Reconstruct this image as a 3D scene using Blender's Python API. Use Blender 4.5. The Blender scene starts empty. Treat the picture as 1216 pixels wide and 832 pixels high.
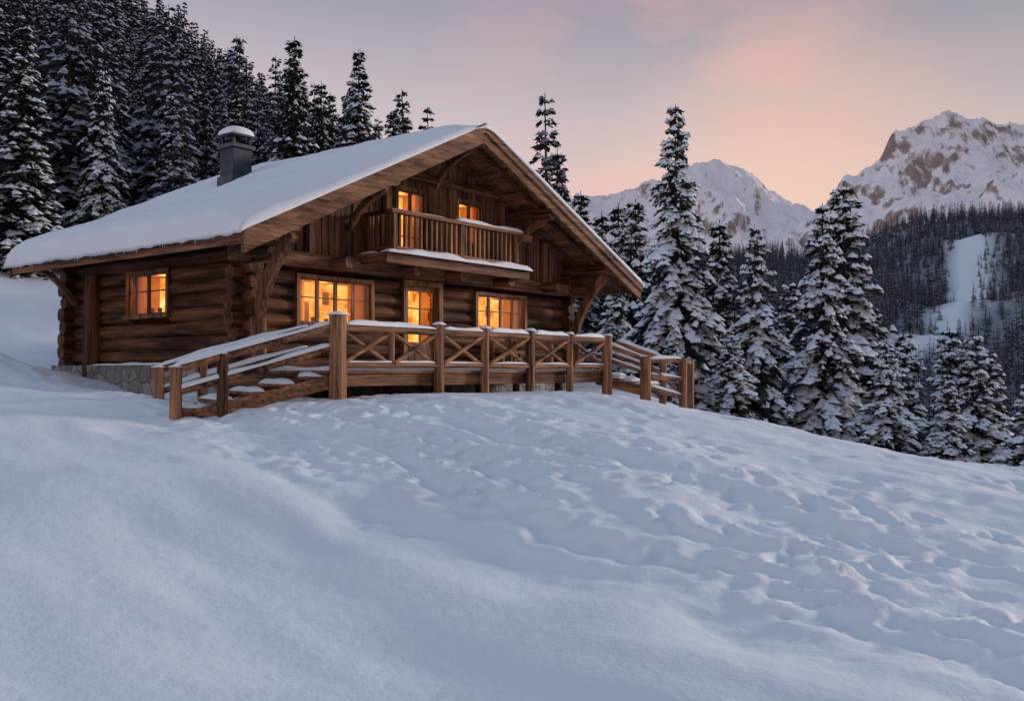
import bpy, math, random
import numpy as np
from mathutils import Vector
rng=np.random.default_rng(7); random.seed(7)
scene=bpy.context.scene
col=scene.collection

# ------------------------------------------------------------------ noise
def _hash(ix,iy,seed):
    h=(ix.astype(np.int64)*374761393+iy.astype(np.int64)*668265263+seed*1442695041)&0xffffffff
    h=((h^(h>>13))*1274126177)&0xffffffff
    h=h^(h>>16)
    return (h&0xffff)/65535.0
def vnoise(x,y,seed=0):
    ix=np.floor(x);iy=np.floor(y);fx=x-ix;fy=y-iy
    fx=fx*fx*fx*(fx*(fx*6-15)+10);fy=fy*fy*fy*(fy*(fy*6-15)+10)
    a=_hash(ix,iy,seed);b=_hash(ix+1,iy,seed);c=_hash(ix,iy+1,seed);d=_hash(ix+1,iy+1,seed)
    return (a*(1-fx)+b*fx)*(1-fy)+(c*(1-fx)+d*fx)*fy-0.5
def fbm(x,y,o=4,seed=0,g=0.5):
    r=0;a=1.0
    for i in range(o):
        xr=x*0.8-y*0.6+i*17.3; yr=x*0.6+y*0.8-i*9.1
        r=r+a*vnoise(xr,yr,seed+i);x=xr*2;y=yr*2;a*=g
    return r
def ridged(x,y,o=5,seed=0):
    r=0;a=1.0
    for i in range(o):
        xr=x*0.8-y*0.6+i*17.3; yr=x*0.6+y*0.8-i*9.1
        r=r+a*(1-np.abs(vnoise(xr,yr,seed+i))*4);x=xr*2;y=yr*2;a*=0.5
    return r/2
def S(v,a,b):
    t=np.clip((v-a)/(b-a),0,1);return t*t*(3-2*t)
def softplus(v,k=1.0):
    return np.logaddexp(0,v/k)*k

# ------------------------------------------------------------------ materials
def newmat(name):
    m=bpy.data.materials.new(name);m.use_nodes=True
    nt=m.node_tree;b=nt.nodes['Principled BSDF'];return m,nt,b
def N(nt,t,**k):
    n=nt.nodes.new(t)
    for a,v in k.items():setattr(n,a,v)
    return n
def ramp(nt,fac,stops):
    r=N(nt,'ShaderNodeValToRGB');e=r.color_ramp.elements
    while len(e)<len(stops):e.new(0.5)
    for i,(p,c) in enumerate(stops):
        e[i].position=p;e[i].color=(c[0],c[1],c[2],1)
    nt.links.new(fac,r.inputs[0]);return r
def noise(nt,vec,scale,detail=4,rough=.55):
    n=N(nt,'ShaderNodeTexNoise');n.inputs['Scale'].default_value=scale;n.inputs['Detail'].default_value=detail;n.inputs['Roughness'].default_value=rough
    if vec is not None:nt.links.new(vec,n.inputs['Vector'])
    return n
def bump(nt,b,h,strength,dist=.02):
    bn=N(nt,'ShaderNodeBump');bn.inputs['Strength'].default_value=strength;bn.inputs['Distance'].default_value=dist
    nt.links.new(h,bn.inputs['Height']);nt.links.new(bn.outputs[0],b.inputs['Normal']);return bn
def wood(name,c1,c2,axis,rough=.75,bs=.9):
    m,nt,b=newmat(name)
    tc=N(nt,'ShaderNodeTexCoord');mp=N(nt,'ShaderNodeMapping')
    sc=[20,20,20];sc[axis]=1.1;mp.inputs['Scale'].default_value=sc
    nt.links.new(tc.outputs['Object'],mp.inputs['Vector'])
    n1=noise(nt,mp.outputs[0],1,4,.65)
    mp2=N(nt,'ShaderNodeMapping');s2=[3.6,3.6,3.6];s2[axis]=.4;mp2.inputs['Scale'].default_value=s2
    nt.links.new(tc.outputs['Object'],mp2.inputs['Vector'])
    n2=noise(nt,mp2.outputs[0],1,2)
    ad=N(nt,'ShaderNodeMath',operation='MULTIPLY_ADD');ad.inputs[1].default_value=.55
    mu=N(nt,'ShaderNodeMath',operation='MULTIPLY');mu.inputs[1].default_value=.45
    nt.links.new(n2.outputs[0],mu.inputs[0]);nt.links.new(n1.outputs[0],ad.inputs[0]);nt.links.new(mu.outputs[0],ad.inputs[2])
    r=ramp(nt,ad.outputs[0],[(.38,[v*.16 for v in c1]),(.46,c1),(.57,c2),(.68,[min(1,v*1.7) for v in c2])])
    nt.links.new(r.outputs[0],b.inputs['Base Color']);b.inputs['Roughness'].default_value=rough
    b.inputs['Specular IOR Level'].default_value=.25
    bump(nt,b,n1.outputs[0],bs,.025);return m
LOG1,LOG2=(.060,.024,.012),(.155,.064,.031)
log_x=wood('log_wood_x',LOG1,LOG2,0);log_y=wood('log_wood_y',LOG1,LOG2,1);log_z=wood('log_wood_z',LOG1,LOG2,2)
PL1,PL2=(.085,.036,.020),(.19,.087,.050)
plank_z=wood('plank_wood',PL1,PL2,2)
BM1,BM2=(.115,.050,.027),(.25,.117,.064)
beam_x=wood('beam_wood_x',BM1,BM2,0);beam_y=wood('beam_wood_y',BM1,BM2,1);beam_z=wood('beam_wood_z',BM1,BM2,2)
RL1,RL2=(.155,.068,.034),(.34,.162,.084)
rail_x=wood('rail_wood_x',RL1,RL2,0);rail_y=wood('rail_wood_y',RL1,RL2,1);rail_z=wood('rail_wood_z',RL1,RL2,2)

def snowmat(name,c=(.80,.82,.86),scales=((9,.25,.05),),forest=False):
    m,nt,b=newmat(name)
    tc=N(nt,'ShaderNodeTexCoord')
    n0=noise(nt,tc.outputs['Object'],.5,2)
    r=ramp(nt,n0.outputs[0],[(.3,[v*.95 for v in c]),(.7,c)])
    src=r.outputs[0]
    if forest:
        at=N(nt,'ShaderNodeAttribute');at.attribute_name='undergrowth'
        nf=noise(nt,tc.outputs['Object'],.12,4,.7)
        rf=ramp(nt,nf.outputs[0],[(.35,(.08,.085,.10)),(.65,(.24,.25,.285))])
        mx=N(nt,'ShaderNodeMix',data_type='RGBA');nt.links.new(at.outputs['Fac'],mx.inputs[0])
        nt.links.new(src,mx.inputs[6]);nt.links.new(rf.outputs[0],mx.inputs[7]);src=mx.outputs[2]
    nt.links.new(src,b.inputs['Base Color']);b.inputs['Roughness'].default_value=.65
    b.inputs['Specular IOR Level'].default_value=.2
    prev=None
    for s,st,d in scales:
        n=noise(nt,tc.outputs['Object'],s,3,.6)
        bn=N(nt,'ShaderNodeBump');bn.inputs['Strength'].default_value=st;bn.inputs['Distance'].default_value=d
        nt.links.new(n.outputs[0],bn.inputs['Height'])
        if prev:nt.links.new(prev.outputs[0],bn.inputs['Normal'])
        prev=bn
    nt.links.new(prev.outputs[0],b.inputs['Normal'])
    return m
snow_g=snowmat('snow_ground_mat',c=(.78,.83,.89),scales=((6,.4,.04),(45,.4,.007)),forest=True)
snow_r=snowmat('snow_cap_mat',c=(.80,.83,.87),scales=((3,.3,.05),(30,.3,.01)))

def simple(name,c,rough=.8,vary=.3,scale=3,metal=0):
    m,nt,b=newmat(name);tc=N(nt,'ShaderNodeTexCoord');n=noise(nt,tc.outputs['Object'],scale,2)
    r=ramp(nt,n.outputs[0],[(.3,[v*(1-vary) for v in c]),(.7,[v*(1+vary) for v in c])])
    nt.links.new(r.outputs[0],b.inputs['Base Color']);b.inputs['Roughness'].default_value=rough;b.inputs['Metallic'].default_value=metal
    b.inputs['Specular IOR Level'].default_value=.2
    return m
needle=simple('spruce_needles',(.027,.038,.038),.85,.45,.8)
bark=simple('spruce_bark',(.05,.035,.028),.9,.3,6)
tsnow=simple('tree_snow',(.86,.88,.92),.8,.05,4)
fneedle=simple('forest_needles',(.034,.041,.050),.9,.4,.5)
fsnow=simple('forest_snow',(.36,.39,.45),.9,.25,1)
dneedle=simple('hazed_needles',(.082,.088,.105),.9,.3,.2)  # paler and bluer: distance haze is mixed into the needle colour
dsnow=simple('hazed_tree_snow',(.22,.235,.275),.9,.25,.4)  # snow greyed in its colour to stand in for distance haze
dark=simple('gap_shade',(.01,.008,.007),.95,.1)  # near-black colour paints the shade in wall gaps and flue mouth
metal=simple('chimney_metal',(.045,.055,.065),.5,.25,5,.4)
metal2=simple('flashing_metal',(.07,.08,.09),.45,.2,5,.5)

def stone_mat():
    m,nt,b=newmat('foundation_stone');tc=N(nt,'ShaderNodeTexCoord')
    v=N(nt,'ShaderNodeTexVoronoi',feature='DISTANCE_TO_EDGE');v.inputs['Scale'].default_value=3.2
    v2=N(nt,'ShaderNodeTexVoronoi');v2.inputs['Scale'].default_value=3.2
    for q in (v,v2):nt.links.new(tc.outputs['Object'],q.inputs['Vector'])
    n=noise(nt,tc.outputs['Object'],14,6)
    r=ramp(nt,v2.outputs['Color'],[(0,(.17,.155,.14)),(.5,(.30,.275,.25)),(1,(.44,.41,.375))])
    r2=ramp(nt,v.outputs['Distance'],[(0,(.45,.45,.45)),(.05,(1,1,1))])
    r3=ramp(nt,n.outputs[0],[(.3,(.6,.6,.6)),(.7,(1.15,1.15,1.15))])
    mx=N(nt,'ShaderNodeMix',data_type='RGBA',blend_type='MULTIPLY');mx.inputs[0].default_value=1
    mx2=N(nt,'ShaderNodeMix',data_type='RGBA',blend_type='MULTIPLY');mx2.inputs[0].default_value=1
    nt.links.new(r.outputs[0],mx.inputs[6]);nt.links.new(r2.outputs[0],mx.inputs[7])
    nt.links.new(mx.outputs[2],mx2.inputs[6]);nt.links.new(r3.outputs[0],mx2.inputs[7])
    nt.links.new(mx2.outputs[2],b.inputs['Base Color']);b.inputs['Roughness'].default_value=.9
    bump(nt,b,r2.outputs[0],.8,.05);return m
stone=stone_mat()

def glow_mat(name,strength):
    m=bpy.data.materials.new(name);m.use_nodes=True;nt=m.node_tree;nt.nodes.clear()
    o=N(nt,'ShaderNodeOutputMaterial');e=N(nt,'ShaderNodeEmission');tc=N(nt,'ShaderNodeTexCoord')
    n=noise(nt,tc.outputs['Object'],2.6,3,.6)
    r=ramp(nt,n.outputs[0],[(.30,(.45,.11,.012)),(.42,(.80,.27,.035)),(.56,(1,.40,.075)),(.70,(1,.62,.22))])
    nt.links.new(r.outputs[0],e.inputs[0]);e.inputs[1].default_value=strength;nt.links.new(e.outputs[0],o.inputs[0]);return m
glow=glow_mat('lit_room',1.55)
def curtain_mat():
    m=bpy.data.materials.new('curtain_cloth');m.use_nodes=True;nt=m.node_tree;nt.nodes.clear()
    o=N(nt,'ShaderNodeOutputMaterial');d=N(nt,'ShaderNodeBsdfDiffuse');t=N(nt,'ShaderNodeBsdfTranslucent');mx=N(nt,'ShaderNodeMixShader')
    d.inputs[0].default_value=(.75,.5,.28,1);t.inputs[0].default_value=(.90,.58,.28,1);mx.inputs[0].default_value=.7
    nt.links.new(d.outputs[0],mx.inputs[1]);nt.links.new(t.outputs[0],mx.inputs[2]);nt.links.new(mx.outputs[0],o.inputs[0]);return m
curtain=curtain_mat()
room=simple('room_wall',(.50,.27,.12),.8,.15,4)
def glass_mat():
    m=bpy.data.materials.new('window_glass');m.use_nodes=True;nt=m.node_tree;nt.nodes.clear()
    o=N(nt,'ShaderNodeOutputMaterial');g=N(nt,'ShaderNodeBsdfGlossy');t=N(nt,'ShaderNodeBsdfTransparent');mx=N(nt,'ShaderNodeMixShader')
    g.inputs['Roughness'].default_value=.05;mx.inputs[0].default_value=.06;t.inputs[0].default_value=(.97,.96,.93,1)
    nt.links.new(t.outputs[0],mx.inputs[1]);nt.links.new(g.outputs[0],mx.inputs[2]);nt.links.new(mx.outputs[0],o.inputs[0]);return m
glass=glass_mat()
frame_m=wood('window_frame_wood',(.13,.055,.024),(.27,.125,.055),2,.6)

# ------------------------------------------------------------------ mesh builder
class MB:
    def __init__(s,swap=False):s.v=[];s.f=[];s.m=[];s.mats=[];s.swap=swap;s.sm=[]
    def mi(s,mat):
        if mat not in s.mats:s.mats.append(mat)
        return s.mats.index(mat)
    def add(s,vs,fs,mat,smooth=False):
        o=len(s.v);s.v+= [((q[1],q[0],q[2]) if s.swap else tuple(q)) for q in vs]
        k=s.mi(mat)
        for f in fs:s.f.append([i+o for i in f]);s.m.append(k);s.sm.append(smooth)
    def box(s,x0,x1,y0,y1,z0,z1,mat):
        vs=[(x,y,z) for x in(x0,x1) for y in(y0,y1) for z in(z0,z1)]
        s.add(vs,[(0,1,3,2),(4,6,7,5),(0,4,5,1),(2,3,7,6),(0,2,6,4),(1,5,7,3)],mat)
    def beam(s,p,q,w,h,mat,up=(0,0,1)):
        p=Vector(p);q=Vector(q);d=(q-p).normalized();u=Vector(up)
        if abs(d.dot(u))>.98:u=Vector((0,1,0))
        r=d.cross(u).normalized();u=r.cross(d).normalized()
        vs=[]
        for c in(p,q):
            for a,b in((-1,-1),(1,-1),(1,1),(-1,1)):vs.append(c+r*(a*w/2)+u*(b*h/2))
        s.add(vs,[(0,3,2,1),(4,5,6,7),(0,1,5,4),(1,2,6,5),(2,3,7,6),(3,0,4,7)],mat)
    def log(s,p,q,r,mat,seg=14,wob=.05,r2=None,step=.5):
        p=Vector(p);q=Vector(q);L=(q-p).length;d=(q-p)/L;u=Vector((0,0,1))
        if abs(d.z)>.95:u=Vector((1,0,0))
        a=d.cross(u).normalized();b=a.cross(d).normalized()
        n=max(2,int(L/step)+1);r2=r2 or r;ph=random.random()*9
        vs=[];fs=[]
        for i in range(n+1):
            t=i/n;c=p+d*(L*t);rr=r+(r2-r)*t
            rr*=1+wob*math.sin(ph+t*L*1.7)+wob*.6*(random.random()-.5)
            for k in range(seg):
                an=2*math.pi*k/seg;e=rr*(1+.04*math.sin(3*an+ph))
                vs.append(c+a*(math.cos(an)*e)+b*(math.sin(an)*e))
        for i in range(n):
            for k in range(seg):
                k2=(k+1)%seg;fs.append((i*seg+k,i*seg+k2,(i+1)*seg+k2,(i+1)*seg+k))
        s.add(vs,fs,mat,True)
        s.add(vs[:seg],[tuple(range(seg))[::-1]],mat);s.add(vs[-seg:],[tuple(range(seg))],mat)
    def curve(s,pts,w,h,mat,side=(1,0,0)):
        n=len(pts);vs=[];sd=Vector(side)
        P=[Vector(p) for p in pts]
        for i,c in enumerate(P):
            d=(P[min(i+1,n-1)]-P[max(i-1,0)]).normalized();u=sd.cross(d).normalized()
            for a,b in((-1,-1),(1,-1),(1,1),(-1,1)):vs.append(c+sd*(a*w/2)+u*(b*h/2))
        fs=[(0,3,2,1),tuple(4*(n-1)+k for k in range(4))]
        for i in range(n-1):
            for k in range(4):fs.append((4*i+k,4*i+(k+1)%4,4*i+4+(k+1)%4,4*i+4+k))
        s.add(vs,fs,mat)
    def cap(s,p,q,w,h,mat,nseg=None):
        """rounded irregular snow strip lying on top of line p-q"""
        p=Vector(p);q=Vector(q);L=(q-p).length;d=(q-p)/L
        r=Vector((d.y,-d.x,0)).normalized();n=nseg or max(3,int(L/.09));ph=random.random()*20
        vs=[];fs=[];K=7
        for i in range(n+1):
            t=i/n;c=p+(q-p)*t;e=min(1,min(t,1-t)*n/2.0+.25)
            hh=h*e*(.85+.22*math.sin(ph+t*L*2.3)+.14*math.sin(ph*2+t*L*6.1)+.10*random.random());hh=max(hh,h*.12)
            ww=w*(.9+.1*e)*(1+.06*math.sin(ph+t*L*5))
            for k in range(K):
                an=math.pi*k/(K-1);vs.append(c+r*(math.cos(an)*ww/2)+Vector((0,0,hh*math.sin(an)**.6-.004)))
        for i in range(n):
            for k in range(K-1):fs.append((i*K+k,i*K+k+1,(i+1)*K+k+1,(i+1)*K+k))
        fs+=[tuple(range(K)),tuple(n*K+k for k in range(K))[::-1]]
        s.add(vs,fs,mat,True)
    def obj(s,name,parent=None,bevel=0):
        me=bpy.data.meshes.new(name);me.from_pydata([tuple(v) for v in s.v],[],s.f)
        for m in s.mats:me.materials.append(m)
        me.polygons.foreach_set('material_index',s.m);me.polygons.foreach_set('use_smooth',s.sm)
        import bmesh
        bm=bmesh.new();bm.from_mesh(me);bmesh.ops.recalc_face_normals(bm,faces=bm.faces);bm.to_mesh(me);bm.free()
        o=bpy.data.objects.new(name,me);col.objects.link(o)
        if parent:o.parent=parent
        if bevel:
            b=o.modifiers.new('bevel','BEVEL');b.width=bevel;b.segments=2;b.limit_method='ANGLE';b.angle_limit=math.radians(50)
        return o
def empty(name,loc=(0,0,0),rz=0,parent=None):
    e=bpy.data.objects.new(name,None);col.objects.link(e);e.location=loc;e.rotation_euler=(0,0,rz)
    if parent:e.parent=parent
    return e

# ------------------------------------------------------------------ terrain function
E0=np.array([-4.56,16.0]);TH=math.radians(52);CD=(math.cos(TH),math.sin(TH))
def to_local(x,y):
    dx=x-E0[0];dy=y-E0[1];return dx*CD[0]+dy*CD[1], -dx*CD[1]+dy*CD[0]
def to_world(a,b,z=0):
    return (E0[0]+a*CD[0]-b*CD[1],E0[1]+a*CD[1]+b*CD[0],z)
def ybound(x):return np.interp(x,[-30,-9,-2.9,0,1.65,6,12],[24,16,10.5,6.8,4.9,1.5,-4])
foot=[]
for k in range(520):
    t=rng.random();x=-7+t*15;s=max(1.6,rng.normal(3.0,1.2))
    foot.append((x+rng.normal(0,.2),ybound(x)+s*1.25,rng.uniform(.05,.11),rng.uniform(.03,.08),rng.uniform(0,3.1)))
for k in range(60): # foot path climbing to the right hand stairs
    t=k/60;x=9-5.2*t+.16*((k%2)*2-1);y=9+13.5*t
    foot.append((x,y,.11,.07,1.9))
for k in range(300):
    foot.append((rng.uniform(0,12),rng.uniform(7.5,20),rng.uniform(.06,.14),rng.uniform(.02,.05),rng.uniform(0,3.1)))
def height(x,y,detail=True):
    x=np.asarray(x,float);y=np.asarray(y,float)
    z=-2.45+2.0*S(y,-3.5,17.5)
    z=z-.29*np.minimum(softplus(x-3,1.3),24)*S(y,3,20)
    arg=np.clip((-x+.15*y)/(20+.4*np.maximum(y,0)),0,1)
    r=softplus((y-22)+.3*(-x-12),2.0);r=np.minimum(r,93+.1*(r-93))
    hill=.4*arg*np.minimum(r,110)
    z=z+hill
    Mr=np.clip(1-arg*1.6,0,1)*S(x+.25*np.maximum(y-26,0),3,9)
    P=np.interp(y,[-50,24.5,30,75,110,700,1400],[0,0,-1.5,-15,-14,116,60])
    far=S(y,90,300)
    P=P*(1-far*(.27*(1-S(x,180,380))))
    z=z+P*Mr
    z=z+far*Mr*(fbm(x/130,y/130,4,5)*38)
    z=z+S(y,45,90)*(1-far)*fbm(x/22,y/22,3,9)*4*(1-.3*arg)
    z=z+1.35*np.exp(-(((x+12.4)/3.1)**2+((y-18.0)/2.7)**2))
    z=z-.30*np.exp(-(((x+7.8)/1.5)**2+((y-18.9)/1.5)**2))
    z=z-.22*np.exp(-(((x+5.2)/1.3)**2+((y-14.3)/1.0)**2))
    z=z+.10*np.exp(-(((x-1)/3.5)**2+((y-15.5)/1.8)**2))
    if detail:
        w=1-S(y,32,60)
        z=z+w*fbm(x*.16,y*.2,3,21)*.42*S(y,2,6)*(1-.6*np.exp(-(((x+6)/4)**2+((y-16)/3)**2)))
        u=(x*.64-y*.77);v=(x*.77+y*.64)
        z=z+w*fbm(u*.22,v*.75,3,31)*.10
        wob=fbm(x*.35,y*.35,3,44)*1.2
        s=(y-ybound(x))*.75+wob
        z=z+.17*(1-S(s,-.3,1.0))*S(y,2,5)
        band=S(s,.1,.8)*(1-S(s,3.8,7.0))
        patch=S(fbm(x*.45,y*.45,2,71),-.15,.25)
        rough=(band*.8+.22*S(s,.4,1.5))*(.35+.65*patch)
        z=z+w*rough*(fbm(u*1.4,v*2.9,4,51,.55)*.085+fbm(x*5,y*5,3,55,.6)*.065+np.maximum(fbm(u*.9,v*1.8,2,61),0)*.05)
        z=z-.055*band*(np.exp(-((s-1.7)/.2)**2)+np.exp(-((s-2.7)/.22)**2)+.8*np.exp(-((s-4.0)/.28)**2))
        z=z-.035*w*S(s,5,6)*(np.exp(-((s-7.3)/.25)**2)+np.exp(-((s-8.1)/.25)**2))
        if x.size>20000:
            for fx,fy,fr,fd,an in foot:
                i0,i1=np.searchsorted(ys,[fy-.45,fy+.45]);j0,j1=np.searchsorted(xs,[fx-.45,fx+.45])
                if i1<=i0 or j1<=j0:continue
                zz=z.reshape(len(ys),len(xs));xx=xs[None,j0:j1]-fx;yy=ys[i0:i1,None]-fy
                c,sn=math.cos(an),math.sin(an)
                q=((xx*c+yy*sn)/(fr*1.9))**2+((-xx*sn+yy*c)/fr)**2
                zz[i0:i1,j0:j1]+=fd*(-np.exp(-q)+.35*np.exp(-(np.sqrt(q)-1.5)**2*3))
                z=zz.ravel()
    a,b=to_local(x,y)
    inside=S(a,.9,1.6)*(1-S(a,11.4,12.1))*S(b,-1.2,-.6)*(1-S(b,7.6,8.2))
    z=z*(1-inside)+np.minimum(z,-.55)*inside
    return z
def piste(x,y):
    tt=(y-240)/(594-240);cx=96+(300-96)*tt+10*np.sin(tt*5)
    return (np.abs(x-cx)<4.5+4.0*S(tt,0,.8))&(tt>-.05)&(tt<1.0)
def axis(lo,hi,step,outlo,outhi,g=1.05):
    core=np.arange(lo,hi,step)
    up=[core[-1]];st=step
    while up[-1]<outhi:st*=g;up.append(up[-1]+st)
    dn=[core[0]];st=step
    while dn[-1]>outlo:st*=g;dn.append(dn[-1]-st)
    return np.array(dn[1:][::-1]+list(core)+up[1:])
xs=axis(-9,10,.055,-500,1100);ys=axis(3,22,.05,-30,1500)
X,Y=np.meshgrid(xs,ys);Z=height(X.ravel(),Y.ravel()).reshape(X.shape)
def gridmesh(name,X,Y,Z,mat,smooth=True):
    ny,nx=X.shape
    me=bpy.data.meshes.new(name)
    co=np.stack([X,Y,Z],-1).reshape(-1,3).astype(np.float32)
    idx=np.arange(nx*ny).reshape(ny,nx)
    q=np.stack([idx[:-1,:-1],idx[:-1,1:],idx[1:,1:],idx[1:,:-1]],-1).reshape(-1,4)
    me.vertices.add(len(co));me.vertices.foreach_set('co',co.ravel())
    me.loops.add(q.size);me.loops.foreach_set('vertex_index',q.ravel().astype(np.int32))
    me.polygons.add(len(q));me.polygons.foreach_set('loop_start',np.arange(0,q.size,4,dtype=np.int32))
    me.polygons.foreach_set('use_smooth',np.ones(len(q),bool))
    me.update(calc_edges=True);me.materials.append(mat)
    o=bpy.data.objects.new(name,me);col.objects.link(o);return o
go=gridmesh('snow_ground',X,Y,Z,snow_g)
xf,yf=X.ravel(),Y.ravel()
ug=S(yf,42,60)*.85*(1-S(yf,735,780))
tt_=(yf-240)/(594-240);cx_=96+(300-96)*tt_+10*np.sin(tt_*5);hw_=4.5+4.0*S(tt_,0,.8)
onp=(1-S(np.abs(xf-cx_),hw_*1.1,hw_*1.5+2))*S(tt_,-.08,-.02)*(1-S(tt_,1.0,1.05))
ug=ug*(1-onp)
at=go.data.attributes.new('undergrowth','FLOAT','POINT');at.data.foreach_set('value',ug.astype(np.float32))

# ------------------------------------------------------------------ mountains
def mountain_mat(name,rockamt):
    m,nt,b=newmat(name);tc=N(nt,'ShaderNodeTexCoord');g=N(nt,'ShaderNodeNewGeometry')
    sx=N(nt,'ShaderNodeSeparateXYZ');nt.links.new(g.outputs['Normal'],sx.inputs[0])
    mp=N(nt,'ShaderNodeMapping');mp.inputs['Scale'].default_value=(1.6,1.0,.5);mp.inputs['Rotation'].default_value=(0,.5,.3)
    nt.links.new(tc.outputs['Object'],mp.inputs[0])
    n=noise(nt,mp.outputs[0],.016,10,.76)
    n.inputs['Distortion'].default_value=.8
    ma=N(nt,'ShaderNodeMath',operation='MULTIPLY_ADD');ma.inputs[1].default_value=.95
    nt.links.new(n.outputs[0],ma.inputs[0]);nt.links.new(sx.outputs[2],ma.inputs[2])
    half=N(nt,'ShaderNodeMath',operation='MULTIPLY');half.inputs[1].default_value=.5;nt.links.new(ma.outputs[0],half.inputs[0])
    r=ramp(nt,half.outputs[0],[(rockamt-.035,(0,0,0)),(rockamt+.03,(1,1,1))])
    n2=noise(nt,tc.outputs['Object'],.03,8,.7)
    rc=ramp(nt,n2.outputs[0],[(.3,(.19,.16,.16)),(.7,(.36,.29,.26))])
    mx=N(nt,'ShaderNodeMix',data_type='RGBA');nt.links.new(r.outputs[0],mx.inputs[0])
    nt.links.new(rc.outputs[0],mx.inputs[6]);mx.inputs[7].default_value=(.84,.81,.84,1)
    nt.links.new(mx.outputs[2],b.inputs['Base Color']);b.inputs['Roughness'].default_value=.85
    b.inputs['Specular IOR Level'].default_value=.1
    bump(nt,b,n2.outputs[0],.5,12);return m
def mountain(name,px,pz,y0,wf,wb,seed,mat,amp,xr,nsc):
    xs=np.linspace(xr[0],xr[1],560);ys=np.linspace(y0-wf,y0+wb,400)
    X,Y=np.meshgrid(xs,ys)
    top=np.interp(X+fbm(X/160,Y/160,3,seed+9)*90,px,pz)
    t=np.where(Y<y0,(y0-Y)/wf,(Y-y0)/wb)
    t=np.clip(t+fbm(X/350,Y/350,3,seed+3)*.25*np.minimum(1,t*5),0,1)
    Z=top*(1-t**.85*.95)
    rd=ridged(X/nsc,Y/nsc,6,seed)
    Z+=amp*(rd-.75)*(.18+np.minimum(1,t*4))*(1-t)
    Z+=amp*.30*(ridged(X/nsc*2.6,Y/nsc*1.3,5,seed+40)-.7)*(1-t)
    Z+=12*fbm(X/45,Y/45,5,seed+20)
    return gridmesh(name,X,Y,Z,mat)
mm1=mountain_mat('mountain_rock_snow',.487)
mountain('snowy_mountain',[-900,-200,150,290,430,560,640,700,770,860,950,1040,1140,1300,1800,2600],
 [300,430,600,690,712,745,800,812,795,785,725,680,605,560,500,400],3500,1500,900,3,mm1,125,(-900,2300),420)
mm2=mountain_mat('mountain_rock_snow_near',.505)
mountain('snowy_mountain.001',[600,820,960,1010,1080,1150,1220,1290,1340,1420,1480,1560,1650,1900,2300,3200],
 [120,380,520,560,625,680,735,795,822,835,835,822,812,770,680,500],3000,1500,900,77,mm2,125,(500,2900),380)

# ------------------------------------------------------------------ trees
def conifer_arrays(H,R,levels,nbr,nsp,snow,seed,twig=1.0,base=.05):
    r=np.random.default_rng(seed)
    lv=np.linspace(0,1,levels)**.92
    hs=[];az=[];lj=[]
    for i,t in enumerate(lv):
        k=max(3,int(nbr*(1-.5*t)));h=H*(base+(.975-base)*t)
        hs+= list(h+r.normal(0,.006*H,k));az+=list(r.random()*6.28+np.arange(k)*6.283/k+r.normal(0,.25,k))
        lj+=[1+.22*math.sin(i*2.4+seed)+r.normal(0,.06)]*k
    hs=np.clip(np.array(hs),.02*H,.985*H);az=np.array(az);rel=hs/H
    prof=np.where(rel<.14,.75+.25*rel/.14,1)*(1-rel)**.95
    L=R*prof*r.uniform(.5,1.22,len(hs))*np.array(lj)+.012*H
    L*=1+.16*np.cos(az+seed)
    s0=np.where(rel>.82,.35,-.08)-.35*(1-rel)+r.normal(0,.12,len(hs))
    nb=len(hs)
    bw=np.where(r.random(nb)<.70,1.5,.25)*(1.25-.85*rel)
    T=((np.arange(nsp)[None,:]+r.random((nb,nsp)))/nsp)**.75
    rad=np.stack([np.cos(az),np.sin(az)],-1)
    LL=L[:,None]
    px=rad[:,0:1]*LL*T;py=rad[:,1:2]*LL*T
    pz=hs[:,None]+LL*(s0[:,None]*T-.45*T**2+.17*T**4)
    V=[];F=[];M=[];nv=0
    for side in(-1,1):
        phi=side*r.uniform(.25,1.25,T.shape)*(1-.45*T)
        a=az[:,None]+phi
        l=(LL*.30*(1.15-.75*T)+.014*H)*r.uniform(.6,1.3,T.shape)*twig
        dz=-r.uniform(.05,.8,T.shape)
        d=np.stack([np.cos(a),np.sin(a),dz],-1);d/=np.linalg.norm(d,axis=-1,keepdims=True)
        p=np.stack([px,py,pz],-1)+r.normal(0,.003*H,T.shape+(3,))
        perp=np.stack([-np.sin(a),np.cos(a),r.normal(0,.5,T.shape)],-1)
        w=l*r.uniform(.15,.28,T.shape)
        A=p;Bp=p+d*(l*.4)[...,None]+perp*w[...,None];C=p+d*l[...,None];D=p+d*(l*.5)[...,None]-perp*w[...,None]
        q=np.stack([A,Bp,C,D],-2).reshape(-1,4,3);n=len(q)
        V.append(q.reshape(-1,3));F.append((np.arange(n*4).reshape(n,4)+nv));M.append(np.full(n,0));nv+=n*4
        msk=(r.random(T.shape)<snow*bw[:,None])&(T>.2)
        pp=p[msk];dd=d[msk].copy();ll=(l[msk]*r.uniform(.6,1.2,msk.sum()));ww=(w[msk]*1.85)
        dd[:,2]*=.6
        pr=perp[msk].copy();pr[:,2]*=.2
        up=np.array([0,0,1.0])
        off=.007*H
        A=pp+up*off*.2;Bp=pp+dd*(ll*.45)[:,None]+pr*ww[:,None];C=pp+dd*ll[:,None];D=pp+dd*(ll*.5)[:,None]-pr*ww[:,None]
        E=pp+dd*(ll*.5)[:,None]+up*(ll*.20+off)[:,None]
        q=np.stack([A,Bp,C,D,E],-2);n=len(q);V.append(q.reshape(-1,3))
        b0=np.arange(n)[:,None]*5+nv
        for tri in((0,1,4,4),(1,2,4,4),(2,3,4,4),(3,0,4,4)):
            F.append(b0+np.array(tri));M.append(np.full(n,1))
        nv+=n*5
    return V,F,M,nv
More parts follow.
